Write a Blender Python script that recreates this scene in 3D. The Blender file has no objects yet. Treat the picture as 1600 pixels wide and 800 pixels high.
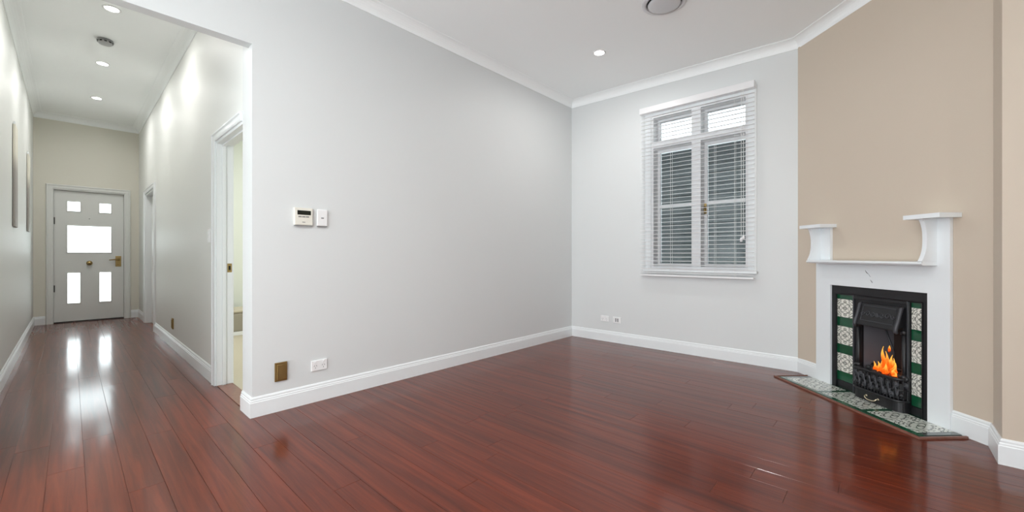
import bpy, bmesh, math, random
from mathutils import Vector, Matrix
random.seed(7)
scn = bpy.context.scene
COL = scn.collection
# ------------------------------------------------------------------ camera
ANG = math.radians(42.55)
cam_d = bpy.data.cameras.new('camera'); cam = bpy.data.objects.new('camera', cam_d); COL.objects.link(cam)
cam.location = (0, 0, 1.1); cam.rotation_euler = (math.pi/2, 0, ANG)
cam_d.sensor_width = 36; cam_d.lens = 634/1600*36; cam_d.shift_y = -1/1600; cam_d.clip_start = .05
scn.camera = cam
# ------------------------------------------------------------------ world: bright overcast daylight
W = bpy.data.worlds.new('overcast_sky'); scn.world = W; W.use_nodes = True
bg = W.node_tree.nodes['Background']; bg.inputs['Color'].default_value = (.93, .97, 1, 1); bg.inputs['Strength'].default_value = 4.6
def portal(loc, rot, sx, sy):
    l = bpy.data.lights.new('daylight_portal', 'AREA'); l.shape = 'RECTANGLE'; l.size = sx; l.size_y = sy
    l.cycles.is_portal = True
    o = bpy.data.objects.new('daylight_portal', l); COL.objects.link(o); o.location = loc; o.rotation_euler = rot
PI = math.pi
portal((-.2, -3.98, 1.4), (PI/2, 0, 0), 5.2, 2.8)              # unseen wide opening added behind the camera for fill daylight  (faces +Y)
portal((-1.52, 4.93, 1.85), (PI/2, 0, PI), 1.1, 1.9)           # window in view (faces -Y)
portal((-9.9, .23, 1.15), (PI/2, 0, -PI/2), .7, 1.9)           # front door panes (faces +X)
scn.view_settings.view_transform = 'Standard'; scn.view_settings.look = 'None'
scn.view_settings.exposure = 0.5; scn.view_settings.gamma = 1; scn.view_settings.use_curve_mapping = False
scn.cycles.max_bounces = 12; scn.cycles.diffuse_bounces = 8; scn.cycles.glossy_bounces = 4; scn.cycles.transparent_max_bounces = 16
scn.cycles.sample_clamp_indirect = 6; scn.cycles.use_denoising = True
scn.cycles.caustics_reflective = False; scn.cycles.caustics_refractive = False
DOWNLIGHT_W = 13

# ------------------------------------------------------------------ helpers
def tag(o, label=None, cat=None, group=None, kind=None):
    if label: o['label'] = label
    if cat: o['category'] = cat
    if group: o['group'] = group
    if kind: o['kind'] = kind
    return o
def empty(name, loc=(0,0,0), rz=0, **k):
    o = bpy.data.objects.new(name, None); COL.objects.link(o); o.location = loc; o.rotation_euler = (0,0,rz)
    o.empty_display_size = .1
    return tag(o, **k)
class MB:
    def __init__(s): s.bm = bmesh.new()
    def face(s, vs):
        try: s.bm.faces.new(vs)
        except ValueError: pass
    def box(s, x0, x1, y0, y1, z0, z1):
        v = [s.bm.verts.new((x,y,z)) for x in (x0,x1) for y in (y0,y1) for z in (z0,z1)]
        for f in ((0,1,3,2),(4,6,7,5),(0,4,5,1),(2,3,7,6),(0,2,6,4),(1,5,7,3)): s.face([v[i] for i in f])
        return s
    def prism(s, poly, axis, a0, a1):
        """poly: 2D points in the two other axes (x,y,z order), extruded along axis"""
        def P(p, a):
            l = list(p); l.insert(axis, a); return l
        n = len(poly)
        A = [s.bm.verts.new(P(p,a0)) for p in poly]; B = [s.bm.verts.new(P(p,a1)) for p in poly]
        s.face(A); s.face(B[::-1])
        for i in range(n): s.face([A[i], A[(i+1)%n], B[(i+1)%n], B[i]])
        return s
    def sweep(s, path, prof, N, sign=1, closed=False):
        """mitred sweep of profile (a = in-plane offset, b = along N) along a planar path"""
        N = Vector(N).normalized(); P = [Vector(p) for p in path]; n = len(P); rings = []
        for i in range(n):
            ds = []
            if i > 0 or closed: ds.append((P[i]-P[i-1]))
            if i < n-1 or closed: ds.append((P[(i+1)%n]-P[i]))
            ps = []
            for d in ds:
                d = d - N*d.dot(N); d.normalize(); ps.append(d.cross(N)*sign)
            m = ps[0] if len(ps) == 1 else (ps[0]+ps[1])/(1+ps[0].dot(ps[1]))
            rings.append([s.bm.verts.new(P[i]+m*a+N*b) for a,b in prof])
        k = len(prof)
        for i in range(n if closed else n-1):
            A, B = rings[i], rings[(i+1)%n]
            for j in range(k): s.face([A[j], A[(j+1)%k], B[(j+1)%k], B[j]])
        if not closed: s.face(rings[0]); s.face(rings[-1][::-1])
        return s
    def tube(s, path, r, seg=10, closed=False):
        P = [Vector(p) for p in path]; n = len(P); rings = []
        rr = r if isinstance(r, (list,tuple)) else [r]*n
        up = None
        for i in range(n):
            d = (P[min(i+1,n-1)]-P[max(i-1,0)]).normalized()
            if up is None:
                up = Vector((0,0,1)) if abs(d.z) < .9 else Vector((1,0,0))
            a = d.cross(up).normalized(); up = a.cross(d).normalized(); b = up
            rings.append([s.bm.verts.new(P[i]+(a*math.cos(t)+b*math.sin(t))*rr[i]) for t in [2*PI*j/seg for j in range(seg)]])
        for i in range(n-1):
            for j in range(seg): s.face([rings[i][j], rings[i][(j+1)%seg], rings[i+1][(j+1)%seg], rings[i+1][j]])
        s.face(rings[0]); s.face(rings[-1][::-1])
        return s
    def lathe(s, prof, c=(0,0,0), axis='z', seg=32):
        c = Vector(c); rings = []
        for r,h in prof:
            ring = []
            for j in range(seg):
                t = 2*PI*j/seg; p = (r*math.cos(t), r*math.sin(t), h)
                if axis == 'x': p = (p[2], p[0], p[1])
                if axis == 'y': p = (p[0], p[2], p[1])
                ring.append(s.bm.verts.new(c+Vector(p)))
            rings.append(ring)
        for A,B in zip(rings, rings[1:]):
            for j in range(seg): s.face([A[j], A[(j+1)%seg], B[(j+1)%seg], B[j]])
        s.face(rings[0]); s.face(rings[-1][::-1])
        return s
    def build(s, name, m, parent=None, bevel=0, smooth=False, seg=2, **k):
        bmesh.ops.recalc_face_normals(s.bm, faces=s.bm.faces)
        me = bpy.data.meshes.new(name); s.bm.to_mesh(me); s.bm.free()
        o = bpy.data.objects.new(name, me); COL.objects.link(o); me.materials.append(m)
        if parent: o.parent = parent
        if smooth:
            for p in me.polygons: p.use_smooth = True
        if bevel:
            b = o.modifiers.new('bevel', 'BEVEL'); b.width = bevel; b.segments = seg; b.limit_method = 'ANGLE'; b.angle_limit = math.radians(40)
        return tag(o, **k)
def box(name, m, parent, *b, bevel=0, **k): return MB().box(*b).build(name, m, parent, bevel, **k)
def smooth_by_angle(o, deg=40):
    me = o.data
    for p in me.polygons: p.use_smooth = True
    me.set_sharp_from_angle(angle=math.radians(deg))
    return o

# ------------------------------------------------------------------ materials
def newmat(name):
    m = bpy.data.materials.new(name); m.use_nodes = True
    nt = m.node_tree; return m, nt, nt.nodes['Principled BSDF']
def simple(name, col, rough=.5, metal=0, spec=.5, bump=0, bscale=60, vary=0, coat=0):
    m, nt, p = newmat(name); N = nt.nodes; L = nt.links
    p.inputs['Base Color'].default_value = (*col, 1); p.inputs['Roughness'].default_value = rough
    p.inputs['Metallic'].default_value = metal; p.inputs['Specular IOR Level'].default_value = spec
    p.inputs['Coat Weight'].default_value = coat; p.inputs['Coat Roughness'].default_value = .08
    if bump or vary:
        tc = N.new('ShaderNodeTexCoord'); nz = N.new('ShaderNodeTexNoise'); nz.inputs['Scale'].default_value = bscale; nz.inputs['Detail'].default_value = 4
        L.new(tc.outputs['Object'], nz.inputs['Vector'])
        if bump:
            b = N.new('ShaderNodeBump'); b.inputs['Strength'].default_value = bump; b.inputs['Distance'].default_value = .002
            L.new(nz.outputs['Fac'], b.inputs['Height']); L.new(b.outputs['Normal'], p.inputs['Normal'])
        if vary:
            mx = N.new('ShaderNodeMix'); mx.data_type = 'RGBA'
            mx.inputs[6].default_value = (*[c*(1-vary) for c in col], 1); mx.inputs[7].default_value = (*[min(1,c*(1+vary)) for c in col], 1)
            L.new(nz.outputs['Fac'], mx.inputs[0]); L.new(mx.outputs[2], p.inputs['Base Color'])
    return m
M = {}
M['wall'] = simple('wall_paint', (.70,.72,.72), .5, spec=.35, bump=.05, bscale=180)
M['hall'] = simple('hall_wall_paint', (.77,.785,.76), .5, spec=.3, bump=.05, bscale=160)
M['cream'] = simple('end_wall_paint', (.72,.70,.62), .5, bump=.05, bscale=160)
M['tan'] = simple('tan_wall_paint', (.60,.515,.42), .5, bump=.05, bscale=180)
M['ceil'] = simple('ceiling_paint', (.93,.955,.955), .75)
M['trim'] = simple('white_gloss_trim', (.82,.85,.86), .28)
M['doorp'] = simple('door_paint', (.74,.75,.73), .35)
M['mantel'] = simple('mantel_paint', (.80,.835,.855), .3)
M['plastic'] = simple('white_plastic', (.85,.85,.85), .35)
M['cream_plastic'] = simple('cream_plastic', (.78,.76,.68), .4)
M['dark_plastic'] = simple('dark_display', (.012,.016,.012), .15)
M['grey_plastic'] = simple('grey_plastic', (.25,.25,.25), .4)
M['brass'] = simple('brass', (.46,.33,.14), .3, 1)
M['brushed'] = simple('brushed_brass', (.36,.25,.10), .42, .85, bump=.3, bscale=90)
M['steel'] = simple('dark_hinge_steel', (.10,.10,.10), .4, .8)
M['iron'] = simple('black_cast_iron', (.012,.012,.014), .42, .2, .6, bump=.35, bscale=120)
M['iron2'] = simple('grey_cast_iron_plate', (.06,.062,.07), .45, .3, .5, bump=.2, bscale=90)
M['soot'] = simple('sooty_firebrick', (.02,.013,.012), .9, bump=.5, bscale=40)
M['coal'] = simple('coal', (.014,.014,.015), .6, bump=.8, bscale=50)
M['green'] = simple('green_glazed_tile', (.006,.075,.032), .12, spec=.5, vary=.4, bscale=14, coat=.5)
M['greyt'] = simple('grey_green_tile', (.06,.075,.07), .15, vary=.3, bscale=20, coat=.4)
M['grout'] = simple('dark_grout', (.06,.06,.055), .8)
M['hearth_trim'] = simple('brown_timber_edging', (.20,.085,.06), .25, vary=.25, bscale=30)
M['blind'] = simple('white_blind_slat', (.84,.84,.85), .35)
M['cord'] = simple('white_cord', (.8,.8,.78), .7)
M['sash'] = simple('window_paint', (.78,.79,.80), .35)
M['carpet'] = simple('beige_carpet', (.50,.46,.36), .95, bump=.8, bscale=400, vary=.15)
M['side'] = simple('pale_green_paint', (.72,.76,.70), .5)
M['taupe'] = simple('taupe_fabric', (.33,.31,.25), .9, bump=.5, bscale=300)
M['board'] = simple('teal_weatherboard', (.012,.0165,.018), .5, vary=.15, bscale=6)
M['roof'] = simple('white_corrugated_iron', (.36,.36,.365), .6)
M['pave'] = simple('pale_paving', (.55,.54,.5), .9, vary=.1, bscale=5)
M['palebounce'] = simple('pale_bounce_floor', (.80,.80,.78), .35, vary=.05, bscale=4)  # for the added floor that bounces light upward
M['vein'] = simple('grey_crack', (.22,.22,.23), .7)
M['metal_vent'] = simple('satin_vent_metal', (.62,.62,.63), .3, .1)
M['canvas_print'] = None
def lamp_mat():
    m, nt, p = newmat('lamp_diffuser'); p.inputs['Base Color'].default_value = (1,1,1,1)
    p.inputs['Emission Color'].default_value = (1,.98,.94,1); p.inputs['Emission Strength'].default_value = 14
    return m
M['lamp'] = lamp_mat()
def glass_mat(name, tint, gloss):
    m = bpy.data.materials.new(name); m.use_nodes = True; nt = m.node_tree; nt.nodes.clear(); N = nt.nodes; L = nt.links
    o = N.new('ShaderNodeOutputMaterial'); t = N.new('ShaderNodeBsdfTransparent'); t.inputs[0].default_value = (*tint,1)
    g = N.new('ShaderNodeBsdfGlossy'); g.inputs['Roughness'].default_value = .02
    mx = N.new('ShaderNodeMixShader'); fr = N.new('ShaderNodeFresnel'); fr.inputs[0].default_value = 1.45
    mu = N.new('ShaderNodeMath'); mu.operation = 'MULTIPLY'; mu.inputs[1].default_value = gloss
    L.new(fr.outputs[0], mu.inputs[0]); L.new(mu.outputs[0], mx.inputs[0]); L.new(t.outputs[0], mx.inputs[1]); L.new(g.outputs[0], mx.inputs[2]); L.new(mx.outputs[0], o.inputs[0])
    return m
M['glass'] = glass_mat('window_glass', (.93,.97,.97), 1)
def wood_mat():
    m, nt, p = newmat('red_hardwood'); N = nt.nodes; L = nt.links
    tc = N.new('ShaderNodeTexCoord'); oi = N.new('ShaderNodeObjectInfo')
    mp = N.new('ShaderNodeMapping'); mp.inputs['Scale'].default_value = (.7, 16, 16)
    cb = N.new('ShaderNodeCombineXYZ'); mu = N.new('ShaderNodeMath'); mu.operation = 'MULTIPLY'; mu.inputs[1].default_value = 37
    L.new(oi.outputs['Random'], mu.inputs[0])
    for i in range(3): L.new(mu.outputs[0], cb.inputs[i])
    L.new(cb.outputs[0], mp.inputs['Location']); L.new(tc.outputs['Object'], mp.inputs['Vector'])
    n1 = N.new('ShaderNodeTexNoise'); n1.inputs['Scale'].default_value = 1.6; n1.inputs['Detail'].default_value = 8; n1.inputs['Roughness'].default_value = .62; n1.inputs['Distortion'].default_value = .5
    L.new(mp.outputs[0], n1.inputs['Vector'])
    r = N.new('ShaderNodeValToRGB'); e = r.color_ramp.elements
    e[0].position = .30; e[0].color = (.066,.0095,.0032,1); e[1].position = .72; e[1].color = (.172,.027,.0078,1)
    q = e.new(.5); q.color = (.115,.0175,.0052,1)
    L.new(n1.outputs['Fac'], r.inputs[0])
    hs = N.new('ShaderNodeHueSaturation')
    mr = N.new('ShaderNodeMapRange'); mr.inputs[3].default_value = .88; mr.inputs[4].default_value = 1.12
    L.new(oi.outputs['Random'], mr.inputs[0]); L.new(mr.outputs[0], hs.inputs['Value']); L.new(r.outputs[0], hs.inputs['Color'])
    L.new(hs.outputs[0], p.inputs['Base Color'])
    p.inputs['Roughness'].default_value = .4; p.inputs['Specular IOR Level'].default_value = .08
    p.inputs['Coat Weight'].default_value = .75; p.inputs['Coat Roughness'].default_value = .13; p.inputs['Coat IOR'].default_value = 1.45
    n2 = N.new('ShaderNodeTexNoise'); n2.inputs['Scale'].default_value = 3.0; n2.inputs['Detail'].default_value = 2
    m2 = N.new('ShaderNodeMapping'); m2.inputs['Scale'].default_value = (.5, 2.5, 1); L.new(tc.outputs['Object'], m2.inputs[0]); L.new(cb.outputs[0], m2.inputs['Location']); L.new(m2.outputs[0], n2.inputs['Vector'])
    b = N.new('ShaderNodeBump'); b.inputs['Strength'].default_value = .10; b.inputs['Distance'].default_value = .01
    L.new(n2.outputs['Fac'], b.inputs['Height']); L.new(b.outputs[0], p.inputs['Normal']); L.new(b.outputs[0], p.inputs['Coat Normal'])
    return m
M['wood'] = wood_mat()
def tile_mat(name, plane, base=(.80,.79,.72), ink=(.10,.11,.09)):
    """printed tile: ring flower and corner scrolls; coordinates in tile units from generated box"""
    m, nt, p = newmat(name); N = nt.nodes; L = nt.links
    tc = N.new('ShaderNodeTexCoord'); sp = N.new('ShaderNodeSeparateXYZ'); L.new(tc.outputs['Generated'], sp.inputs[0])
    def math_(op, a, b=None):
        n = N.new('ShaderNodeMath'); n.operation = op
        for i,v in enumerate((a,b)):
            if v is None: continue
            if isinstance(v,(int,float)): n.inputs[i].default_value = v
            else: L.new(v, n.inputs[i])
        return n.outputs[0]
    u = math_('SUBTRACT', sp.outputs[0], .5); v = math_('SUBTRACT', sp.outputs[2 if plane == 'xz' else 1], .5)
    def hyp(a, b): return math_('SQRT', math_('ADD', math_('MULTIPLY',a,a), math_('MULTIPLY',b,b)))
    def ab(x): return math_('ABSOLUTE', x)
    def lobe(r, th, k, r0, amp): return ab(math_('SUBTRACT', r, math_('ADD', r0, math_('MULTIPLY', math_('COSINE', math_('MULTIPLY', th, k)), amp))))
    au, av = ab(u), ab(v); r = hyp(u, v); th = math_('ARCTAN2', v, u)
    cu, cv = math_('SUBTRACT', au, .5), math_('SUBTRACT', av, .5); rc = hyp(cu, cv); tc_ = math_('ARCTAN2', cv, cu)
    eu = math_('SUBTRACT', au, .36); re = hyp(eu, v); te = math_('ARCTAN2', v, eu)
    ev = math_('SUBTRACT', av, .36); rv = hyp(u, ev)
    dv = [math_('MULTIPLY', lobe(r, th, 4, .085, 0.0), 1), lobe(r, th, 8, .05, .02), lobe(r, th, 4, .20, -.07), lobe(r, th, 8, .30, .03),
          lobe(rc, tc_, 8, .13, .025), lobe(rc, tc_, 4, .23, .04), lobe(re, te, 5, .07, .025), ab(math_('SUBTRACT', rv, .06)), lobe(rc, tc_, 12, .31, .02)]
    dm = dv[0]
    for q in dv[1:]: dm = math_('MINIMUM', dm, q)
    nz = N.new('ShaderNodeTexNoise'); nz.inputs['Scale'].default_value = 9; nz.inputs['Detail'].default_value = 3
    L.new(tc.outputs['Generated'], nz.inputs['Vector'])
    rp = N.new('ShaderNodeValToRGB'); e = rp.color_ramp.elements
    e[0].position = .008; e[0].color = (*ink,1); e[1].position = .026; e[1].color = (*base,1)
    L.new(math_('ADD', dm, math_('MULTIPLY', math_('SUBTRACT', nz.outputs['Fac'], .5), .03)), rp.inputs[0]); L.new(rp.outputs[0], p.inputs['Base Color'])
    p.inputs['Roughness'].default_value = .15; p.inputs['Coat Weight'].default_value = .5
    return m
M['tile'] = tile_mat('printed_cream_tile', 'xz')
M['htile'] = tile_mat('printed_hearth_tile', 'xy', (.68,.70,.64), (.06,.08,.065))
def grad_mat(name, c0, c1):
    m, nt, p = newmat(name); N = nt.nodes; L = nt.links
    tc = N.new('ShaderNodeTexCoord'); sp = N.new('ShaderNodeSeparateXYZ'); L.new(tc.outputs['Generated'], sp.inputs[0])
    rp = N.new('ShaderNodeValToRGB'); e = rp.color_ramp.elements; e[0].color = (*c0,1); e[1].color = (*c1,1); e[0].position = .55; e[1].position = .72
    L.new(sp.outputs[2], rp.inputs[0]); L.new(rp.outputs[0], p.inputs['Base Color']); p.inputs['Roughness'].default_value = .6
    return m
M['print'] = grad_mat('two_tone_print', (.40,.38,.35), (.78,.755,.65))
def flame_mat():
    m = bpy.data.materials.new('flame'); m.use_nodes = True; nt = m.node_tree; N = nt.nodes; L = nt.links; N.clear()
    o = N.new('ShaderNodeOutputMaterial'); em = N.new('ShaderNodeEmission')
    tc = N.new('ShaderNodeTexCoord'); sp = N.new('ShaderNodeSeparateXYZ'); L.new(tc.outputs['Generated'], sp.inputs[0])
    nz = N.new('ShaderNodeTexNoise'); nz.inputs['Scale'].default_value = 3.5; L.new(tc.outputs['Generated'], nz.inputs['Vector'])
    ad = N.new('ShaderNodeMath'); ad.operation = 'MULTIPLY_ADD'; ad.inputs[1].default_value = .9; L.new(nz.outputs['Fac'], ad.inputs[0])
    L.new(sp.outputs[2], ad.inputs[2])
    rp = N.new('ShaderNodeValToRGB'); e = rp.color_ramp.elements
    e[0].position = .35; e[0].color = (.22,.012,.003,1); e[1].position = 1.0; e[1].color = (1,.50,.08,1); q = e.new(.6); q.color = (.85,.12,.008,1)
    sc = N.new('ShaderNodeMath'); sc.operation = 'MULTIPLY'; sc.inputs[1].default_value = .68
    L.new(ad.outputs[0], sc.inputs[0]); L.new(sc.outputs[0], rp.inputs[0]); L.new(rp.outputs[0], em.inputs[0]); em.inputs[1].default_value = 1.05
    L.new(em.outputs[0], o.inputs[0]); return m
M['flame'] = flame_mat()

# ------------------------------------------------------------------ structure
HX, HY0, HY1, HEND = -3.16, -.39, .835, -9.815      # main wall face, hall side faces, hall end face
WY = 4.655                                          # window wall face
TH = .22; TH2 = .112
P0 = Vector((-.613, 4.64, 0)); DT = Vector((.70711, -.70711, 0)); DN = Vector((-.70711, -.70711, 0))
def D(t, n=0, z=0): p = P0 + DT*t + DN*n; return (p.x, p.y, z)
def zc(X): return 3.2 - .0245*(X+3.145)
ST = dict(kind='structure')
# floor base + planks
fl = MB()
fl.box(-10.0, -3.16, -.6, 1.08, -.06, -.004); fl.box(-3.16, 3.0, -4.1, 4.9, -.06, -.004)
floor = fl.build('floor', M['wood'], **ST)
box('floor_bounce', M['palebounce'], None, HX, 2.8, -3.95, -.75, -.006, .001, **ST)  # unseen pale floor added to bounce daylight up to the ceiling
PW = .1305
def infrustum(x, y):
    s, c = math.sin(ANG), math.cos(ANG); d = -s*x+c*y; l = c*x+s*y
    return d > 1.1 and abs(l) < 1.45*d+.1
row_y0 = -.079 - PW*4
j = 0
while row_y0 + j*PW < WY+.02:
    y0 = max(row_y0 + j*PW, HY0-.01) if row_y0 + j*PW < HY0-.01 else row_y0 + j*PW
    y1 = min(row_y0 + (j+1)*PW, WY+.01)
    if y1 - y0 > .02:
        x = (HEND-.03) if y0 < HY1-.03 else (HX-.01)
        x_end = .75
        first = True
        while x < x_end-.05:
            ln = random.uniform(.5, 2.0) if first else random.uniform(1.3, 2.3)
            first = False
            xb = min(x+ln, x_end)
            if x_end - xb < .4: xb = x_end
            lim = [infrustum(px, py) for px in (x, (x+xb)/2, xb) for py in (y0, y1)]
            if any(lim):
                g = .0005; cx, cy = (x+xb)/2, (y0+y1)/2; hx, hy = (xb-x)/2-g, (y1-y0)/2-g; ch = .0007
                mb = MB()
                lo = [mb.bm.verts.new((sx*hx, sy*hy, -.02)) for sx,sy in ((-1,-1),(1,-1),(1,1),(-1,1))]
                mi = [mb.bm.verts.new((sx*hx, sy*hy, -ch)) for sx,sy in ((-1,-1),(1,-1),(1,1),(-1,1))]
                up = [mb.bm.verts.new((sx*(hx-ch), sy*(hy-ch), 0)) for sx,sy in ((-1,-1),(1,-1),(1,1),(-1,1))]
                mb.face(up); mb.face(lo[::-1])
                for a,b in ((lo,mi),(mi,up)):
                    for i in range(4): mb.face([a[i], a[(i+1)%4], b[(i+1)%4], b[i]])
                o = mb.build('plank', M['wood'], floor); o.location = (cx, cy, random.uniform(-.0002,.0001)); o.rotation_euler = (random.uniform(-.0006,.0006), 0, 0)
            x = xb
    j += 1
# main wall with the hall opening (outline in Y,Z)
box('wall_left', M['wall'], None, HX-TH, HX, HY1, WY+TH, 0, 3.5, **ST)
box('wall_left_near', M['wall'], None, HX-TH, HX, -4.2, HY0, 0, 3.5, **ST)
box('wall_header', M['wall'], None, HX-.085, HX, HY0, HY1, 2.535, 3.5, **ST)
# window wall: opening X -2.03..-1.02, Z .95..2.74
wx0, wx1, wz0, wz1 = -2.035, -1.012, .945, 2.745
w = MB()
for b in ((HX,wx0,0,3.4),(wx1,-.45,0,3.4),(wx0,wx1,0,wz0),(wx0,wx1,wz1,3.4)): w.box(b[0],b[1],WY,WY+TH,b[2],b[3])
w.build('wall_back', M['wall'], **ST)
fpw = empty('fire_frame_guide', P0[:], -PI/4)   # temporary helper for local coordinates, removed below
o = MB().prism([(0,0),(.40,0),(.40,.853),(1.165,.853),(1.165,0),(1.533,0),(1.533,3.3),(0,3.3)], 1, .015, .13).build('wall_chimney', M['tan'], **ST)
o.location = P0; o.rotation_euler = (0,0,-PI/4)
bpy.data.objects.remove(fpw)
box('wall_return', M['tan'], None, .457, .60, 3.325, 3.56, 0, 3.3, **ST)
box('wall_nook', M['tan'], None, .60, 2.9, 3.325, 3.5, 0, 3.3, **ST)
w = MB()
w.box(2.8,2.95,-4.1,3.5,0,3.4)
w.build('wall_right', M['wall'], **ST)
box('wall_light_block', M['wall'], None, .8, 2.8, -1.12, -1.0, 0, 3.4, **ST)  # unseen wall added to keep rear daylight off the right-hand tan wall
w = MB()
for b in ((HX,-2.8,0,3.4),(2.4,2.95,0,3.4),(-2.8,2.4,2.8,3.4)): w.box(b[0],b[1],-4.1,-3.95,b[2],b[3])  # wide gap in this unseen wall is made up to let in fill daylight
w.build('wall_front', M['wall'], **ST)
# ceilings
mb = MB(); v = [mb.bm.verts.new((x,y,zc(x)+dz)) for dz in (0,.1) for x,y in ((-3.2,-4.1),(2.95,-4.1),(2.95,4.9),(-3.2,4.9))]
mb.face(v[0:4]); mb.face(v[4:8])
for i in range(4): mb.face([v[i], v[(i+1)%4], v[4+(i+1)%4], v[4+i]])
mb.build('ceiling', M['ceil'], **ST)
box('ceiling_hall', M['ceil'], None, -10.0, HX-.05, -.6, 1.1, 3.36, 3.45, **ST)
# hall walls
box('wall_hall_left', M['hall'], None, -10.0, HX-TH, HY0-.15, HY0, 0, 3.4, **ST)
d1a, d1b, d2a, d2b, DH = -4.15, HX-TH, -8.86, -7.81, 2.06
w = MB()
w.prism([(-10.0,0),(d2a,0),(d2a,DH+.03),(d2b,DH+.03),(d2b,0),(d1a,0),(d1a,DH),(d1b,DH),(d1b,3.4),(-10.0,3.4)], 1, HY1, HY1+TH2)
w.build('wall_hall_right', M['hall'], **ST)
fy0, fy1, fzt = -.175, .639, 2.16
w = MB()
w.prism([(HY0-.1,0),(fy0-.02,0),(fy0-.02,fzt+.02),(fy1+.02,fzt+.02),(fy1+.02,0),(HY1+.1,0),(HY1+.1,3.4),(HY0-.1,3.4)], 0, HEND-TH, HEND)
w.build('wall_hall_end', M['cream'], **ST)
# skirting
SK = [(0,0),(.016,0),(.016,.098),(.013,.102),(.013,.110),(.009,.115),(.009,.125),(.004,.135),(0,.135)]
Z = (0,0,1)
wl = lambda t: D(t, -.015)
MB().sweep([(d1b,HY1,0),(HX,HY1,0),(HX,WY,0)], SK, Z).build('baseboard_left', M['trim'], **ST)
MB().sweep([(HX,WY,0),(wl(.006)[0],WY,0),wl(.243)], SK, Z).build('baseboard_back', M['trim'], **ST)
MB().sweep([wl(1.301),(.457,wl(1.301)[1]-(.457-wl(1.301)[0]),0),(.457,3.325,0),(2.8,3.325,0)], SK, Z).build('baseboard_right', M['trim'], **ST)
MB().sweep([(d2b+.075,HY1,0),(d1a-.075,HY1,0)], SK, Z).build('baseboard_hall_right', M['trim'], **ST)
MB().sweep([(HEND,fy1+.09,0),(HEND,HY1,0),(d2a-.075,HY1,0)], SK, Z).build('baseboard_hall_corner', M['trim'], **ST)
MB().sweep([(HX-TH,HY0,0),(HEND,HY0,0),(HEND,fy0-.09,0)], SK, Z).build('baseboard_hall_left', M['trim'], **ST)
# cornice (cove)
def cove(w, h):
    p = [(0,0),(0,-h),(.006,-h)]
    for i in range(7):
        a = PI/2*i/6; p.append((.006+(w-.012)*(1-math.cos(a)), -h+.008+(h-.016)*math.sin(a)))
    return p + [(w,-.006),(w,0)]
pts = [(HX,-3.95),(HX,WY),(wl(.006)[0],WY),(.457,wl(1.301)[1]-(.457-wl(1.301)[0])),(.457,3.325),(2.8,3.325)]
MB().sweep([(x,y,zc(x)) for x,y in pts], cove(.085,.085), Z).build('trim_1', M['ceil'], **ST)
MB().sweep([(HX-.085,HY0,3.36),(HEND,HY0,3.36),(HEND,HY1,3.36),(HX-.085,HY1,3.36)], cove(.09,.09), Z).build('trim_2', M['ceil'], **ST)
# ------------------------------------------------------------------ door surrounds on the hall's right wall
AR = [(0,0),(0,.014),(.012,.018),(.045,.018),(.052,.025),(.062,.025),(.07,.012),(.07,0)]
NH = (0,-1,0)
def architrave(name, parent, path, N, sign): return MB().sweep(path, AR, N, sign).build(name, M['trim'], parent)
dr = empty('door_2', ((d1a+d1b)/2, HY1, 0), kind='structure')
def rel(o, par): o.parent = par; o.matrix_parent_inverse = Matrix.Translation(-Vector(par.location)); return o
a = MB().sweep([(d1a,HY1,0),(d1a,HY1,DH),(d1b,HY1,DH)], AR, NH, -1).build('architrave', M['trim']); rel(a, dr)
l = MB().prism([(d1a,0),(d1a+.022,0),(d1a+.022,DH-.022),(d1b,DH-.022),(d1b,DH),(d1a,DH)], 1, HY1-.002, HY1+TH2+.006).build('jamb_lining', M['trim'], bevel=.002); rel(l, dr)
l = MB().prism([(d1a+.022,0),(d1a+.036,0),(d1a+.036,DH-.036),(d1b,DH-.036),(d1b,DH-.022),(d1a+.022,DH-.022)], 1, HY1+.035, HY1+.062).build('door_stop', M['trim'], bevel=.002); rel(l, dr)
l = MB().box(d1b-.012, d1b, HY1+.01, HY1+.10, 0, DH-.022).build('near_jamb_bead', M['trim'], bevel=.002); rel(l, dr)
s = box('strike_plate', M['brass'], None, d1a+.021, d1a+.025, HY1+.072, HY1+.104, .955, 1.03); rel(s, dr)
s2 = box('keeper_slot', M['dark_plastic'], s, d1a+.0245, d1a+.0258, HY1+.081, HY1+.095, .975, 1.01); s2.matrix_parent_inverse = Matrix.Identity(4)
th = MB().box(d1a+.022, d1b, HY1+.0, HY1+TH2, -.003, .006).build('threshold', M['hearth_trim'], bevel=.003); rel(th, dr)
dr3 = empty('door_3', ((d2a+d2b)/2, HY1, 0), kind='structure')
a = MB().sweep([(d2a,HY1,0),(d2a,HY1,DH+.03),(d2b,HY1,DH+.03),(d2b,HY1,0)], AR, NH, -1).build('architrave', M['trim']); rel(a, dr3)
l = MB().prism([(d2a,0),(d2a+.022,0),(d2a+.022,DH+.008),(d2b-.022,DH+.008),(d2b-.022,0),(d2b,0),(d2b,DH+.03),(d2a,DH+.03)], 1, HY1-.002, HY1+TH2).build('jamb_lining', M['trim'], bevel=.002); rel(l, dr3)
lf = MB().box(d2a+.025, d2b-.025, HY1+.065, HY1+.105, .006, DH+.004).build('door_leaf', M['doorp'], bevel=.002); rel(lf, dr3)
for px0, px1 in ((d2a+.12, (d2a+d2b)/2-.06), ((d2a+d2b)/2+.06, d2b-.12)):
    for pz0, pz1 in ((.2,.85),(1.0,1.9)):
        q = MB().box(px0,px1,HY1+.059,HY1+.067,pz0,pz1).build('panel', M['doorp'], bevel=.004); q.parent = lf
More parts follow.
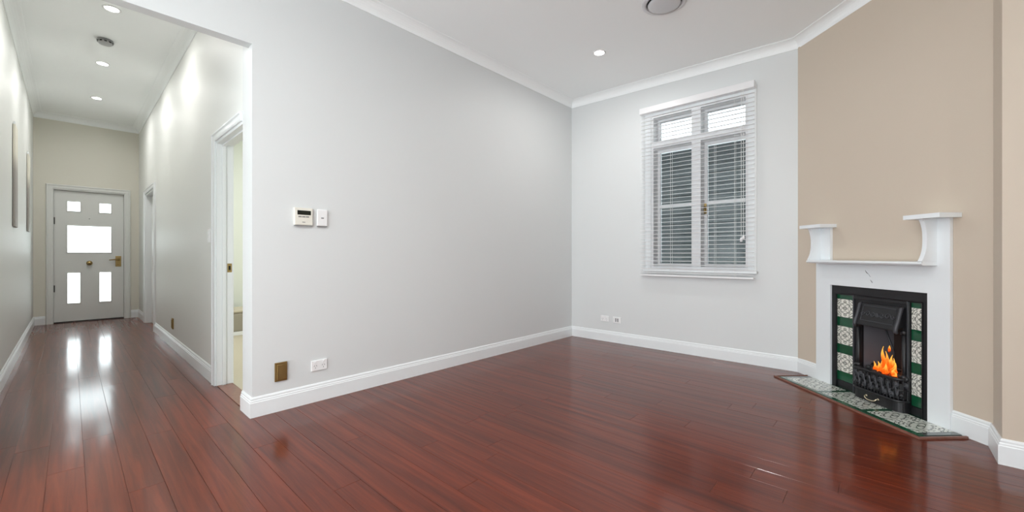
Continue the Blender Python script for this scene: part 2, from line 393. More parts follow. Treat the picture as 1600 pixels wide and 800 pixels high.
# ------------------------------------------------------------------ front door
fd = empty('door_1', (HEND, (fy0+fy1)/2, 0), kind='structure')
panes = [(-.045,.132,1.813,2.0),(.324,.497,1.813,2.0),(-.045,.497,1.133,1.604),(-.045,.132,.294,.826),(.324,.497,.294,.826)]
ys = sorted({fy0,fy1,-.045,.132,.324,.497}); zs = sorted({.018,fzt-.004,1.813,2.0,1.133,1.604,.294,.826})
bm = bmesh.new(); xf, xb = HEND-.05, HEND-.092
vg = {}
def vv(x,y,z):
    k = (x,round(y,4),round(z,4))
    if k not in vg: vg[k] = bm.verts.new((x,y,z))
    return vg[k]
def solid(i,k):
    if i < 0 or k < 0 or i >= len(ys)-1 or k >= len(zs)-1: return False
    cy, cz = (ys[i]+ys[i+1])/2, (zs[k]+zs[k+1])/2
    return not any(a<cy<b and c<cz<d for a,b,c,d in panes)
for i in range(len(ys)-1):
    for k in range(len(zs)-1):
        if not solid(i,k): continue
        y0,y1,z0,z1 = ys[i],ys[i+1],zs[k],zs[k+1]
        for x in (xf,xb): bm.faces.new([vv(x,y0,z0),vv(x,y1,z0),vv(x,y1,z1),vv(x,y0,z1)])
        for di,dk,e in ((-1,0,((y0,z0),(y0,z1))),(1,0,((y1,z0),(y1,z1))),(0,-1,((y0,z0),(y1,z0))),(0,1,((y0,z1),(y1,z1)))):
            if not solid(i+di,k+dk):
                (a,b),(c,d) = e; bm.faces.new([vv(xf,a,b),vv(xf,c,d),vv(xb,c,d),vv(xb,a,b)])
mb = MB(); mb.bm.free(); mb.bm = bm
leaf = rel(mb.build('door_leaf', M['doorp']), fd)
for y0,y1,z0,z1 in panes:
    f = MB().sweep([(xf,y0,z0),(xf,y1,z0),(xf,y1,z1),(xf,y0,z1)], [(0,-.012),(0,.003),(-.010,.007),(-.018,.007),(-.018,-.001),(-.008,-.001)], (1,0,0), 1, closed=True).build('pane_moulding', M['doorp'], leaf)
    MB().box(xf-.026,xf-.02,y0,y1,z0,z1).build('pane', M['glass'], f)
kn = MB().lathe([(.038,0),(.038,.004),(.03,.008),(.012,.012),(.012,.03),(.03,.038),(.034,.05),(.028,.06),(.01,.066)], (xf,.222,.971), 'x', 24).build('door_knob', M['brass'], leaf, smooth=True)
pl = MB().box(xf, xf+.008, .535, .608, .905, 1.088).build('handle_plate', M['brass'], leaf, bevel=.003)
MB().lathe([(.018,0),(.018,.03),(.012,.032),(.012,.05)], (xf+.006,.575,1.025), 'x', 16).tube([(xf+.05,.58,1.025),(xf+.05,.53,1.028),(xf+.05,.455,1.02)], [.011,.010,.007]).build('lever', M['brass'], pl, smooth=True)
MB().lathe([(.012,0),(.012,.01),(.008,.012)], (xf+.007,.572,.945), 'x', 16).build('key_escutcheon', M['brass'], pl, smooth=True)
MB().lathe([(.008,0),(.008,.006),(.004,.008)], (xf,.222,1.715), 'x', 12).build('peephole', M['grey_plastic'], leaf, smooth=True)
for z in (.56, 1.66): MB().tube([(xf+.004,fy0+.002,z-.055),(xf+.004,fy0+.002,z+.055)], .009).build('hinge', M['steel'], leaf)
a = MB().sweep([(HEND,fy0-.015,0),(HEND,fy0-.015,fzt+.015),(HEND,fy1+.015,fzt+.015),(HEND,fy1+.015,0)], AR, (1,0,0), -1).build('architrave', M['doorp']); rel(a, fd)
l = MB()
l.prism([(fy0-.02,0),(fy0-.003,0),(fy0-.003,fzt),(fy1+.003,fzt),(fy1+.003,0),(fy1+.02,0),(fy1+.02,fzt+.02),(fy0-.02,fzt+.02)], 0, HEND-.14, HEND+.002)
rel(l.build('jamb_lining', M['doorp'], bevel=.002), fd)
rel(MB().prism([(fy0-.003,0),(fy0+.014,0),(fy0+.014,fzt-.016),(fy1-.014,fzt-.016),(fy1-.014,0),(fy1+.003,0),(fy1+.003,fzt),(fy0-.003,fzt)], 0, HEND-.125, HEND-.093).build('door_stop', M['doorp']), fd)
rel(box('door_sill', M['steel'], None, HEND-.14, HEND-.02, fy0-.003, fy1+.003, -.004, .008), fd)
rel(box('weather_bar', M['steel'], None, HEND-.14, HEND-.093, fy0-.003, fy1+.003, .008, .04), fd)
# porch outside
box('ground', M['pave'], None, -40, HEND-.22, -20, 20, -.12, -.06, **ST)
# ------------------------------------------------------------------ side room through door_2
box('floor_side_room', M['carpet'], None, -7.2, HX-TH, HY1+TH2-.01, 4.6, -.05, .004, **ST)
box('wall_side_room', M['side'], None, -7.4, -7.2, HY1+TH2, 4.6, 0, 3.2, **ST)
box('wall_side_room_back', M['side'], None, -7.4, HX-TH, 4.6, 4.8, 0, 3.2, **ST)
box('ceiling_side_room', M['ceil'], None, -7.4, HX-TH, HY1+TH2, 4.8, 3.15, 3.25, **ST)
t = empty('bench', (-6.75, 2.0, .004), label='low taupe upholstered bench seen through the side doorway', cat='bench')
MB().box(-.22,.22,-.75,.75,.05,.30).build('seat_box', M['taupe'], t, bevel=.015)
MB().box(-.225,.225,-.76,.76,.30,.345).build('seat_cushion', M['carpet'], t, bevel=.018)
MB().box(-.22,.228,-.755,.755,0,.05).build('plinth', M['trim'], t, bevel=.003)
MB().sweep([(-7.2,HY1+TH2,0.004),(-7.2,4.6,.004)], SK, Z).build('baseboard_side_room', M['trim'], **ST)

# ------------------------------------------------------------------ window
wn = empty('window_1', ((wx0+wx1)/2, WY, wz0), kind='structure')
FD = .14    # frame depth into the wall
fr = MB()
fy = WY-.006
mull = (-1.572, -1.476); tr = (2.355, 2.432)
for b in ((wx0,-2.005,wz0,wz1),(-1.04,wx1,wz0,wz1),(-2.005,-1.04,2.715,wz1),(-2.005,-1.04,wz0,.975),(mull[0],mull[1],.975,2.715),(-2.005,mull[0],tr[0],tr[1]),(mull[1],-1.04,tr[0],tr[1])):
    fr.box(b[0],b[1],fy,WY+FD+.05,b[2],b[3])
rel(fr.build('frame', M['sash']), wn)
a = MB().sweep([(wx0+.005,WY,wz0-.01),(wx0+.005,WY,wz1-.005),(wx1-.005,WY,wz1-.005),(wx1-.005,WY,wz0-.01)], [(0,0),(0,.014),(.06,.018),(.075,.012),(.075,0)], NH, -1).build('architrave', M['trim']); rel(a, wn)
rel(MB().box(wx0-.08,wx1+.08,WY-.05,WY+.02,wz0-.03,wz0+.0).build('window_sill', M['trim'], bevel=.006), wn)
gy = WY+FD
for x0,x1,z0,z1,kind in ((-2.005,mull[0],tr[1],2.715,0),(mull[1],-1.04,tr[1],2.715,0),(-2.005,mull[0],.975,tr[0],1),(mull[1],-1.04,.975,tr[0],1)):
    s = .032 if kind == 0 else .03
    sash = rel(MB().sweep([(x0,gy,z0),(x1,gy,z0),(x1,gy,z1),(x0,gy,z1)], [(0,-.02),(0,.02),(-s,.02),(-s,-.02)], NH, 1, closed=True).build('sash', M['sash'], bevel=.002), wn)
    MB().box(x0+s-.004,x1-s+.004,gy-.003,gy+.003,z0+s-.004,z1-s+.004).build('pane', M['glass'], sash)
    if kind:
        MB().box(x0+s,x1-s,gy-.03,gy+.012,1.66,1.70).build('glazing_bar', M['trim'], sash, bevel=.003)
        hx = x1-.012 if x0 < -1.9 else x0+.012
        h = MB().box(hx-.012,hx+.012,gy-.032,gy-.018,1.56,1.68).build('latch_plate', M['steel'] if x0 < -1.9 else M['brass'], sash, bevel=.002)
        MB().tube([(hx,gy-.034,1.64),(hx,gy-.058,1.64),(hx,gy-.06,1.56)], .007).build('latch_lever', M['steel'] if x0 < -1.9 else M['brass'], h, smooth=True)
    else:
        MB().box((x0+x1)/2-.025,(x0+x1)/2+.025,gy-.035,gy-.018,z0+.004,z0+.022).build('catch', M['steel'], sash, bevel=.002)
# neighbour's house outside the window
nb = empty('neighbour_house', (-2.2, 6.5, -.06), label='neighbouring house of dark teal weatherboards under a white corrugated roof outside window', cat='house')
bw = .15; zz = .0
proto = MB().prism([(0,0),(.028,0),(.012,bw),(0,bw)], 0, -4.5, 4.5)   # (y,z) -> flip so butt faces -y
bd = None
for i in range(19):
    if bd is None:
        mbp = MB().prism([(0,0),(-.030,0),(-.010,bw+.01),(0,bw+.01)], 0, -4.5, 4.5); bd = mbp.build('weatherboard', M['board'], nb); o = bd
    else:
        o = bd.copy(); COL.objects.link(o); o.parent = nb
    o.location = (0, 0, i*bw)
proto.bm.free()
MB().box(-4.5,4.5,0,.1,0,2.95).build('wall_core', M['board'], nb)
MB().box(-4.6,4.6,-.42,0,2.80,2.83).build('eave_soffit', M['trim'], nb)
MB().tube([(-4.6,-.47,2.86),(4.6,-.47,2.86)], .05).build('gutter', M['roof'], nb, smooth=True)
rf = MB(); pitch = math.radians(30); n = 9*100//8; seg = []
xs = [-4.6 + .0265*i for i in range(int(9.2/.0265))]
A = []; B = []
for i,x in enumerate(xs):
    h = .03*math.sin(2*PI*x/.106)
    A.append(rf.bm.verts.new((x,-.45-h*math.sin(pitch),2.87+h*math.cos(pitch)))); B.append(rf.bm.verts.new((x,2.6-h*math.sin(pitch),2.87+3.05*math.tan(pitch)+h*math.cos(pitch))))
for i in range(len(xs)-1): rf.face([A[i],A[i+1],B[i+1],B[i]])
rf.build('corrugated_roof', M['roof'], nb, smooth=True)
# blind
vb = empty('venetian_blind', (-1.548, WY-.055, .86), label='white horizontal slat blind hanging open in front of the window', cat='blind')
bx0, bx1 = -2.135+1.548, -.955+1.548
MB().box(bx0-.008,bx1+.008,-.035,.035,1.905,1.975).build('headrail', M['blind'], vb, bevel=.003)
MB().box(bx0,bx1,-.026,.026,0,.018).build('bottom_rail', M['blind'], vb, bevel=.004)
def slat_mesh():
    mb = MB(); ring = []
    for x in (bx0, bx1):
        r = []
        for k in range(5):
            u = -1+k*.5; r.append(mb.bm.verts.new((x, u*.021, .0022*(1-u*u))))
        for k in range(4,-1,-1):
            u = -1+k*.5; r.append(mb.bm.verts.new((x, u*.021, .0022*(1-u*u)-.0022)))
        ring.append(r)
    for k in range(10): mb.face([ring[0][k],ring[0][(k+1)%10],ring[1][(k+1)%10],ring[1][k]])
    mb.face(ring[0]); mb.face(ring[1][::-1]); return mb
sl = slat_mesh().build('slat', M['blind'], vb)
NS = 42
for i in range(NS):
    o = sl if i == 0 else sl.copy()
    if i: COL.objects.link(o); o.parent = vb
    o.location = (0, 0, .045 + i*(1.86/NS)); o.rotation_euler = (math.radians(8), 0, 0)
for cx in (bx0+.10, bx0+.36, bx1-.36, bx1-.17):
    for sy in (-.0262, .0262):
        MB().tube([(cx,sy,.01),(cx,sy,1.91)], .0013, 5).build('ladder_cord', M['cord'], vb)
for cx, zb in ((bx1-.105, .42), (bx1-.085, .44)):
    c = MB().tube([(cx,-.04,zb),(cx,-.04,1.91)], .0022, 6).build('pull_cord', M['cord'], vb)
    MB().lathe([(.004,0),(.012,.004),(.013,.03),(.006,.042),(.003,.045)], (cx,-.04,zb-.045), 'z', 12).build('tassel', M['blind'], c, smooth=True)

# ------------------------------------------------------------------ fireplace (local x = along the wall, local -y = into the room)
FR = -PI/4
def FB(mb, t0,t1,n0,n1,z0,z1): return mb.box(t0,t1,-n1,-n0,z0,z1)
mp = empty('mantelpiece', P0[:], FR, label='white painted timber mantelpiece with curved side brackets on the corner chimney wall', cat='mantelpiece')
SL, SR, OL, OR_, OT = .244, 1.300, .396, 1.167, .851
MB().prism([(SL,0),(OL,0),(OL,OT),(OR_,OT),(OR_,0),(SR,0),(SR,1.335),(OR_,1.335),(OR_,1.035),(OL,1.035),(OL,1.335),(SL,1.335)], 1, -.008, .0148).build('surround_board', M['mantel'], mp, bevel=.0015)
# mantel shelf with rounded nose
sp = [(-.005,1.034),(-.100,1.034),(-.112,1.039),(-.117,1.047),(-.112,1.056),(-.100,1.06),(-.005,1.06)]
MB().prism(sp, 0, SL+.022, SR-.072).build('mantel_shelf', M['mantel'], mp, bevel=.001)
# brackets: concave front profile in (y,z)
def bracket(t0, t1):
    pr = [(-.006,1.06)]
    for i in range(15):
        u = i/14; y = .078 + .034*(abs(u-.52)/.52)**2.6
        pr.append((-y, 1.06+.275*u))
    pr.append((-.006,1.335))
    o = MB().prism(pr, 0, t0, t1).build('bracket', M['mantel'], mp, bevel=.001); return o
bracket(SL+.026, SL+.054); bracket(SR-.100, SR-.072)
def cap(t0, t1):
    mb = MB()
    path = [(t0,.014,1.335),(t0,-.10,1.335),(t1,-.10,1.335),(t1,.014,1.335)]
    prof = [(-.03,0),(0,0),(.010,.004),(.019,.013),(.022,.022),(.020,.028),(-.03,.028)]
    mb.sweep(path, prof, (0,0,1), -1)
    mb.box(t0+.02,t1-.02,-.085,.014,1.335,1.3632)
    return mb.build('bracket_cap', M['mantel'], mp)
cap(SL-.008, OL+.010); cap(OR_-.012, SR+.018)
vn = MB()
for pts in ([(.722,.985),(.733,.968),(.750,.957)],[(.752,.954),(.763,.938)],[(.765,.913),(.778,.898),(.781,.893)]):
    vn.tube([(t,-.0085,z) for t,z in pts], [.0016]+[.0028]*(len(pts)-2)+[.0014], 6)
vn.build('surface_crack', M['vein'], mp, label='thin grey crack in the white board', kind='stuff')
# iron insert
ins = empty('fireplace_insert', P0[:], FR, label='black cast iron fireplace insert with green and printed tile sides', cat='fireplace')
C0, C1 = .600, 1.032
frm = MB()
frm.prism([(OL,0),(.430,0),(.430,.785),(1.128,.785),(1.128,0),(OR_,0),(OR_,OT),(OL,OT)], 1, .006, .030)
frm.build('outer_frame', M['iron'], ins, bevel=.003)
MB().sweep([(.430,.008,.0),(.430,.008,.785),(1.128,.008,.785),(1.128,.008,0)], [(0,-.004),(0,.006),(-.008,.004),(-.008,-.004)], (0,-1,0), -1).build('frame_bead', M['iron'], ins)
FB(MB(), .40, C0-.002, -.055, -.034, 0, .80).build('tile_backing', M['grout'], ins)
FB(MB(), C1+.002, 1.17, -.055, -.034, 0, .80).build('tile_backing', M['grout'], ins)
for t0,t1 in ((.412, C0-.003),(C1+.003, 1.166)):
    for zc_ in (.665,.440,.215):
        tb = FB(MB(), t0+.001,t1-.001,-.034,-.025,zc_-.074,zc_+.074).build('tile', M['tile'], ins, bevel=.0015)
    for z0,z1 in ((.7405,.785),(.5155,.5895),(.2905,.3645),(.066,.1395)):
        FB(MB(), t0+.001,t1-.001,-.034,-.024,z0,z1).build('tile', M['green'], ins, bevel=.002)
    FB(MB(), t0,t1,-.034,-.018,0,.064).build('plinth_strip', M['iron'], ins, bevel=.002)
# central casting: plate with opening
CP = MB().prism([(C0,0),(C0+.065,0),(C0+.065,.60),(C1-.045,.60),(C1-.045,0),(C1,0),(C1,.785),(C0,.785)], 1, .012, .034).build('casting_plate', M['iron'], ins, bevel=.003)
for tt in (C0+.052, C1-.026):
    MB().tube([(tt,.006,.10),(tt,.004,.56)], .014, 12).build('casting_column', M['iron'], ins, smooth=True)
    MB().tube([(tt,.002,.235),(tt,.002,.262)], .021, 12).build('column_collar', M['iron'], ins, smooth=True)
    MB().tube([(tt,.002,.545),(tt,.002,.575)], .019, 12).build('column_collar', M['iron'], ins, smooth=True)
for tt in (C0+.004, C1-.004):
    MB().box(tt-.005,tt+.005,.002,.014,.0,.785).build('casting_edge_bead', M['iron2'], ins, bevel=.003)
FB(MB(), C0, C1, -.02, -.004, .755, .785).build('casting_cornice', M['iron'], ins, bevel=.004)
# hood
h0, h1 = .695, 1.006
hd = MB().prism([(.012,.735),(-.008,.738),(-.016,.732),(-.056,.592),(-.062,.574),(-.05,.568),(-.035,.585),(.012,.60)], 0, h0, h1).build('hood', M['iron'], ins, bevel=.002)
for tt in (h0-.004, h1+.004):
    MB().tube([(tt,-.004,.735),(tt,-.02,.728),(tt,-.045,.64),(tt,-.062,.588),(tt,-.066,.568),(tt,-.052,.556)], [.008,.011,.011,.012,.014,.009], 10).build('hood_scroll', M['iron2'], hd, smooth=True)
# hood relief: frame and leaf scrolls on the sloping face
def hoodp(t, u, lift=.0): # u 0 bottom..1 top
    y = -.056+u*.040-lift*.96; z = .592+u*.140-lift*.27; return (t, y, z)
MB().tube([hoodp(h0+.03,.12),hoodp(h1-.03,.12),hoodp(h1-.03,.9),hoodp(h0+.03,.9),hoodp(h0+.03,.12)], .0035, 6).build('relief_border', M['iron2'], hd)
cx = (h0+h1)/2; rl = 0
for sgn in (-1,1):
    for k,(dx,r0) in enumerate(((.035,.022),(.078,.024),(.115,.018))):
        pts = []
        for i in range(15):
            a = i/14*2.6*PI; r = r0*(1-i/18); pts.append(hoodp(cx+sgn*(dx+r*math.cos(a)*.9), .5+r*math.sin(a)/.16*(1 if k%2 else -1), .002))
        MB().tube(pts, .0035, 6).build('relief_scroll', M['iron2'], hd)
MB().lathe([(.016,0),(.014,.006),(.006,.010)], hoodp(cx,.5,.008), 'y', 12).build('relief_rosette', M['iron2'], hd)
# firebox
fb = MB()
ck0 = [(C0+.045,.03),(C0+.125,.20)]
fb.prism([(C0+.060,.034),(C0+.066,.034),(C0+.140,.21),(C0+.132,.21)], 2, .03, .60).build('left_cheek', simple('blue_grey_iron_cheek',(.085,.087,.10),.5,bump=.2), ins)
MB().prism([(C1-.040,.034),(C1-.046,.034),(C1-.130,.21),(C1-.122,.21)], 2, .03, .60).build('right_cheek', M['soot'], ins)
MB().box(C0+.11,C1-.11,.205,.22,.03,.62).build('fireback', M['soot'], ins)
MB().box(C0+.03,C1-.03,.03,.22,.02,.03).build('firebox_base', M['soot'], ins)
MB().box(C0+.03,C1-.03,.034,.22,.60,.62).build('firebox_top', M['soot'], ins)
MB().tube([(C0+.142,.20,.06),(C0+.142,.20,.36),(C0+.114,.135,.60)], .006, 8).build('cheek_rib', M['iron2'], ins, smooth=True)
pts = [(C0+.215+.125*math.cos(a),.045+.13*math.sin(a),.245) for a in [PI*i/16 for i in range(17)]]
MB().tube(pts, .007, 8).build('basket_rim', M['iron2'], ins, smooth=True)
# bowed grate and ash pan: plan outline
G0, G1 = .650, C1+.006
def bow(depth, inset=0, k=8):
    pts = [(G0+inset, .010)]
    r = .062
    for i in range(k+1):
        a = PI/2*i/k; pts.append((G0+inset+r*(1-math.cos(a)), -(depth-r) - r*math.sin(a) if depth > r else -depth*math.sin(a)))
    for i in range(k+1):
        a = PI/2*i/k; pts.append((G1-inset-r*(1-math.sin(a)), -(depth-r)-r*math.cos(a) if depth > r else -depth*math.cos(a)))
    pts.append((G1-inset, .010)); return pts
BD = .058
MB().prism([(x,y) for x,y in bow(BD)], 2, 0, .082).build('ash_pan_cover', M['iron'], ins, bevel=.002)
MB().tube([(x,y,.088) for x,y in bow(BD+.006)], .0085, 10).build('grate_rail', M['iron'], ins, smooth=True)
MB().tube([(x,y,.240) for x,y in bow(BD+.010)], .0095, 10).build('grate_rail', M['iron'], ins, smooth=True)
MB().tube([(x,y,.165) for x,y in bow(BD+.002)], .006, 8).build('grate_rail', M['iron'], ins, smooth=True)
for tt in (G0-.004, G1+.002): MB().lathe([(.006,-.016),(.015,-.008),(.017,0),(.012,.010),(.004,.016)], (tt,-.012,.246), 'z', 12).build('rail_finial', M['iron'], ins, smooth=True)
bp = bow(BD-.002)
def along(u):
    L = [0]
    for a,b in zip(bp,bp[1:]): L.append(L[-1]+math.dist(a,b))
    s = u*L[-1]
    for i in range(len(L)-1):
        if L[i+1] >= s:
            k = (s-L[i])/(L[i+1]-L[i]+1e-9); return (bp[i][0]+k*(bp[i+1][0]-bp[i][0]), bp[i][1]+k*(bp[i+1][1]-bp[i][1]))
nb_ = 19
for i in range(nb_):
    x,y = along(.03+.94*i/(nb_-1))
    MB().tube([(x,y,.09),(x,y,.24)], .0042, 6).build('grate_bar', M['iron'], ins)
rnd = random.Random(3)
for i in range(17):
    x,y = along(.05+.9*i/16); zz = (.128 if i%2 else .200)
    r = .019+.005*rnd.random()
    mb = MB(); mb.lathe([(r,0),(r*.92,-.006),(r*.55,-.010),(r*.5,-.007),(r*.3,-.014),(r*.05,-.016)], (x,y,zz), 'y', 10)
    mb.build('grate_rosette', M['iron2'] if i%3 else M['iron'], ins)
for sgn in range(8):
    x0,y0 = along(.10+.1*sgn+.02); x1,y1 = along(.10+.1*sgn+.075)
    pts = [((x0*(1-u)+x1*u), (y0*(1-u)+y1*u)-.008, .165+.045*math.sin(u*2*PI)) for u in [k/10 for k in range(11)]]
    MB().tube(pts, .0055, 6).build('grate_scroll', M['iron2'], ins, smooth=True)
hx = .832
hh = MB().tube([(hx-.045,-BD,.050),(hx-.047,-BD-.016,.050),(hx-.040,-BD-.022,.040),(hx-.022,-BD-.023,.032),(hx,-BD-.023,.030),(hx+.022,-BD-.023,.032),(hx+.040,-BD-.022,.040),(hx+.047,-BD-.016,.050),(hx+.045,-BD,.050)], .0042, 8).build('ash_pan_handle', simple('pale_brass', (.75,.66,.48), .25, .9), ins, smooth=True, label='pale brass handle')
for s in (-1,1): MB().lathe([(.008,0),(.008,-.004),(.004,-.006)], (hx+s*.046,-BD,.050), 'y', 10).build('handle_rose', hh.data.materials[0], hh)
# coals (things lying in the grate)
def rock(seed, r):
    rn = random.Random(seed); bm = bmesh.new(); bmesh.ops.create_icosphere(bm, subdivisions=2, radius=r)
    dirs = [(Vector((rn.gauss(0,1),rn.gauss(0,1),rn.gauss(0,1))).normalized(), rn.uniform(.55,.85)*r) for _ in range(9)]
    for v in bm.verts:
        for d,h in dirs:
            e = v.co.dot(d)-h
            if e > 0: v.co -= d*e
    mb = MB(); mb.bm.free(); mb.bm = bm; return mb
Rl = Matrix.Rotation(FR, 4, 'Z')
protos = []
for i in range(24):
    r_ = .030
    if i < 4: o = rock(i, r_).build('coal_lump', M['coal']); protos.append(o)
    else: o = protos[i%4].copy(); COL.objects.link(o)
    row, c = divmod(i, 8)
    t = G0+.045+c*.038+(.018 if row%2 else 0); y = [-.020,.035,.085][row]; z = .215+[0,.012,.020][row]+rnd.uniform(-.006,.006)
    p = P0 + Rl @ Vector((t,y,z)); o.location = p; o.rotation_euler = (rnd.uniform(0,6),rnd.uniform(0,6),rnd.uniform(0,6))
    tag(o, 'small black coal lump heaped in the iron fire grate', 'coal', 'coals in the grate')
MB().prism([(x,y) for x,y in bow(BD-.012,.012)[1:-1]]+[(C1-.07,.12),(C0+.10,.12)], 2, .10, .205).build('ember_bed', M['coal'], ins)
# fire
fire = empty('fire', P0[:], FR, label='bright orange flames burning above the coals in the fireplace', cat='fire')
fdefs = [(.770,.02,.235,.21,.020,.012),(.800,.05,.235,.17,.024,-.02),(.745,.03,.23,.12,.026,.01),(.835,.03,.235,.16,.022,.015),(.860,.02,.235,.11,.026,.02),(.720,.02,.23,.085,.020,-.012),(.885,.01,.23,.075,.022,.01),(.815,.0,.235,.09,.026,.01),(.775,.0,.23,.10,.024,-.01),(.905,.0,.23,.05,.018,.01),(.845,.06,.235,.13,.022,-.015)]
for t,y,z,h,r,lean in fdefs:
    t = .865+(t-.815)*.82; r *= .85
    P = []; R = []
    ph = rnd.uniform(0,6)
    for k in range(12):
        u = k/11
        P.append((t+lean*u*1.6+.010*math.sin(ph+u*6)*u, y+.006*math.sin(ph*2+u*5), z-.015+h*u)); R.append(max(.0012, r*(math.sin(PI*min(1,(u*.86+.14))**.72))*(1-.25*u)*(1+.18*math.sin(ph+u*11))))
    MB().tube(P, R, 9).build('flame', M['flame'], fire, smooth=True)
MB().tube([(.882,.02,.395),(.883,.02,.405),(.885,.02,.425),(.886,.02,.445)], [.003,.008,.007,.001], 8).build('flame', M['flame'], fire, smooth=True)
# hearth
he = empty('hearth', P0[:], FR, label='floor hearth of printed cream and green tiles edged in brown timber', cat='hearth')
T0, T1, NF = .150, 1.385, .300
HT = .010
MB().prism([(T0+.006,-.010),(T1-.006,-.010),(T1-.006,-NF+.006),(T0+.006,-NF+.006)], 2, .0005, .006).build('hearth_bed', M['grout'], he)
MB().sweep([(T0,-.008,0),(T0,-NF,0),(T1,-NF,0),(T1,-.008,0)], [(0,.0005),(0,.011),(-.005,.013),(-.014,.012),(-.016,.0005)], Z, -1).build('timber_edging', M['hearth_trim'], he)
def htile(t0,t1,n0,n1,m): FB(MB(), t0+.0012,t1-.0012,n0+.0012,n1-.0012,.004,HT).build('tile', M[m], he, bevel=.001)
i0, i1, nf = T0+.016, T1-.016, NF-.016
for k in range(3): htile(i0+(i1-i0)*k/3, i0+(i1-i0)*(k+1)/3, nf-.036, nf, 'green')
htile(i0, i0+.045, .010, nf-.036, 'greyt'); htile(i1-.045, i1, .010, nf-.036, 'greyt')
edges = [i0+.045, .555, .595, .945, .985, i1-.045]
for a,b in ((edges[0],edges[1]),(edges[2],edges[3]),(edges[4],edges[5])):
    m_ = (a+b)/2
    for u,v_ in ((a,m_),(m_,b)): htile(u,v_,.010,nf-.036,'htile')
htile(edges[1],edges[2],.010,nf-.036,'green'); htile(edges[3],edges[4],.010,nf-.036,'green')
# tiles running into the opening, in front of the iron
FB(MB(), OL+.002, OR_-.002, -.02, .007, .0005, .008).build('inner_strip', M['green'], he)

# ------------------------------------------------------------------ fittings on the main wall
def fitting(name, loc, rz, **k): return empty(name, loc, rz, **k)
RX = PI/2   # local -y faces +X after rotating by 90 degrees: local x -> +Y
th = fitting('thermostat', (HX, 1.160, 1.385), RX, label='cream air conditioning controller with dark display on the long white wall', cat='thermostat')
MB().box(-.065,.065,-.022,0,-.064,.064).build('case', M['cream_plastic'], th, bevel=.006)
MB().box(-.044,.050,-.0235,-.02,.012,.044).build('display', M['dark_plastic'], th, bevel=.001)
for k,x in enumerate((-.026,.0,.026)): MB().box(x-.011,x+.011,-.0245,-.02,-.006,.003).build('button', M['grey_plastic'], th, bevel=.001)
MB().box(-.010,.010,-.0235,-.02,-.044,-.039).build('logo_mark', M['grey_plastic'], th)
MB().box(-.062,.062,-.020,0,-.070,-.064).build('lower_lip', M['grey_plastic'], th)
def rocker(name, loc, rz, w, h, label, cat, rock=1, dark=True, m='plastic'):
    s = fitting(name, loc, rz, label=label, cat=cat)
    MB().box(-w/2,w/2,-.010,0,-h/2,h/2).build('plate', M[m], s, bevel=.003)
    MB().box(-.009,.009,-.015,-.009,-.012,.012).build('rocker', M[m], s, bevel=.002)
    return s
s = fitting('wall_sensor', (HX, 1.297, 1.384), RX, label='small blank white wall control beside the cream controller', cat='wall control')
MB().box(-.039,.039,-.016,0,-.062,.064).build('case', M['plastic'], s, bevel=.006)
MB().box(-.010,.010,-.018,-.015,-.006,.003).build('status_window', M['grey_plastic'], s, bevel=.001)
MB().box(-.036,.036,-.014,0,-.068,-.062).build('lower_lip', M['grey_plastic'], s)
b = fitting('vacuum_inlet', (HX, 1.012, .276), RX, label='brushed brass vertical wall plate near the room corner', cat='wall plate')
MB().box(-.040,.040,-.012,0,-.066,.066).build('plate', M['brushed'], b, bevel=.002)
MB().box(-.028,.034,-.018,-.011,-.054,.052).build('hinged_flap', M['brushed'], b, bevel=.003)
def outlet(name, loc, rz, w, h, label, m='plastic', gangs=2, vert=False):
    s = fitting(name, loc, rz, label=label, cat='power outlet')
    pl = MB().box(-w/2,w/2,-.010,0,-h/2,h/2).build('plate', M[m], s, bevel=.003)
    for g in range(gangs):
        gx = (g-(gangs-1)/2)*w*.5
        for dx,dz,rot in ((-.008,.002,.5),(.008,.002,-.5),(0,-.014,0)):
            q = MB().box(-.0016,.0016,-.0006,.001,-.0055,.0055).build('socket_slot', M['grey_plastic'], pl); q.location = (gx+dx,-.0102,dz-.003); q.rotation_euler = (0,rot,0)
        MB().box(gx-.006,gx+.006,-.0135,-.009,h*.24,h*.42).build('switch', M[m], pl, bevel=.001)
    return s
outlet('power_outlet', (HX,1.277,.270), RX, .116, .078, 'white double power outlet next to the brass plate on the long wall')
outlet('power_outlet', (-2.648,WY,.288), 0, .116, .072, 'white double power outlet nearer the room corner under the window wall')
s = fitting('data_outlet', (-2.477,WY,.286), 0, label='white data and aerial outlet right of the window wall power outlet', cat='data outlet')
pl = MB().box(-.055,.055,-.010,0,-.038,.038).build('plate', M['plastic'], s, bevel=.003)
for x in (-.014,.014): MB().box(x-.008,x+.008,-.0125,-.009,-.022,.022).build('socket', M['grey_plastic'], pl, bevel=.001)
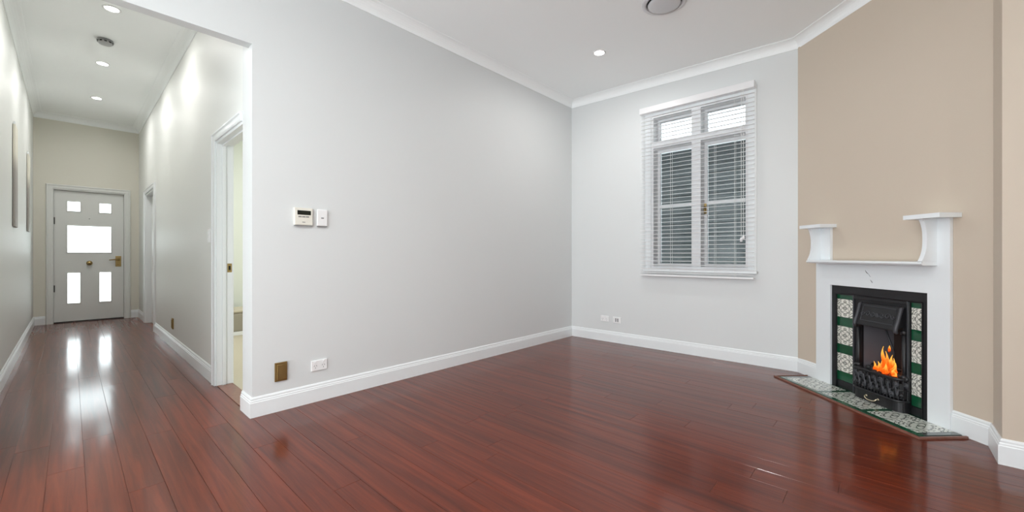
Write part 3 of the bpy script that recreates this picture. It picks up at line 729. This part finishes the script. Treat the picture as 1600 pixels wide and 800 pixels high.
# hall fittings (right wall faces -Y : rz = 0)
rocker('light_switch', (-4.385,HY1,1.272), 0, .075, .116, 'white light switch beside the side doorway in the hall', 'switch')
b = fitting('vacuum_inlet', (-6.27,HY1,.285), 0, label='small brass wall plate low on the hall wall', cat='wall plate')
MB().box(-.042,.042,-.012,0,-.064,.064).build('plate', M['brushed'], b, bevel=.002)
MB().box(-.030,.030,-.018,-.011,-.05,.05).build('hinged_flap', M['brushed'], b, bevel=.003)
for (x,zt,lab) in ((-6.56,2.42,'nearer tall narrow two tone wall hanging on the left hall wall'),(-8.52,2.45,'farther tall narrow two tone wall hanging near the front door')):
    hgt = 1.03
    p = fitting('wall_hanging', (x,HY0,zt-hgt), PI, label=lab, cat='wall hanging', group='tall hangings in the hall')
    MB().box(-.14,.14,-.020,-.004,0,hgt).build('panel', M['print'], p, bevel=.002)
    MB().tube([(-.145,-.012,hgt+.004),(.145,-.012,hgt+.004)], .008, 8).build('top_rod', M['trim'], p)
    MB().box(-.012,.012,-.012,0,hgt+.004,hgt+.05).build('hook', M['trim'], p, bevel=.002)
# ------------------------------------------------------------------ ceiling fittings
def downlight(loc, label, tilt=0, r=.05, power=None):
    d = empty('downlight', loc, label=label, cat='downlight', group='recessed downlights')
    d.rotation_euler = (0, tilt, 0)
    MB().lathe([(r+.014,0),(r+.014,-.004),(r+.008,-.007),(r,-.006),(r-.003,-.001)], seg=28).build('trim_ring', M['plastic'], d, smooth=True)
    MB().lathe([(r-.002,-.0055),(r-.01,-.0062),(.005,-.0068)], seg=28).build('lens', M['lamp'], d, smooth=True)
    l = bpy.data.lights.new('downlight_lamp', 'AREA'); l.shape = 'DISK'; l.size = .09; l.energy = power or DOWNLIGHT_W; l.color = (1,.98,.96); l.spread = math.radians(170)
    o = bpy.data.objects.new('downlight_lamp', l); COL.objects.link(o); o.parent = d; o.location = (0,0,-.012)
tl = math.atan(.0245)
downlight((-2.15,3.664,zc(-2.15)), 'lit round downlight in the main room ceiling', tl, power=7)
for x,y in ((-1.0,1.0),(-1.0,-1.6),(1.3,1.0),(1.3,-1.6)): downlight((x,y,zc(x)), 'added unseen fill downlight in the main room ceiling', tl)  # out-of-view downlights added to brighten walls and ceiling
for x,lab in ((-5.215,'nearest hall ceiling downlight beside the opening'),(-6.782,'middle hall ceiling downlight behind the smoke alarm'),(-8.331,'farthest hall ceiling downlight before the front door')):
    downlight((x,.26,3.36), lab, power=7.0)
downlight((-5.2,2.4,3.15), 'added unseen fill downlight in the side room ceiling', power=45)  # unseen lamp added so the slice beyond the doorway is lit
sm = empty('smoke_alarm', (-6.022,.25,3.36), label='grey round smoke alarm on the hall ceiling', cat='smoke alarm')
MB().lathe([(.062,0),(.062,-.010),(.066,-.012),(.066,-.022)], seg=28).build('base', M['grey_plastic'], sm, smooth=True)
MB().lathe([(.058,-.020),(.058,-.034),(.048,-.048),(.02,-.053),(.004,-.054)], seg=28)  .build('cover', simple('grey_alarm_cover', (.42,.42,.42), .5), sm, smooth=True)
for k in range(10):
    a = 2*PI*k/10; q = MB().box(-.010,.010,-.002,.002,-.006,.006).build('vent_slot', M['dark_plastic'], sm); q.location = (.059*math.cos(a),.059*math.sin(a),-.028); q.rotation_euler = (0,0,a+PI/2)
vt = empty('ceiling_vent', (-1.318,3.262,zc(-1.318)), label='round air conditioning diffuser on the main room ceiling', cat='ceiling vent'); vt.rotation_euler = (0,tl,0)
MB().lathe([(.175,0),(.175,-.006),(.168,-.012),(.148,-.016),(.138,-.012),(.138,0)], seg=48).build('outer_ring', M['metal_vent'], vt, smooth=True)
MB().lathe([(.136,-.001),(.134,-.003),(.01,-.003)], seg=48).build('throat', M['dark_plastic'], vt)
MB().lathe([(.122,-.010),(.126,-.018),(.122,-.026),(.10,-.030),(.01,-.031)], seg=48).build('centre_disc', M['metal_vent'], vt, smooth=True)
MB().lathe([(.03,-.002),(.03,-.012)], seg=16).build('stem', M['grey_plastic'], vt)
bpy.context.view_layer.update()
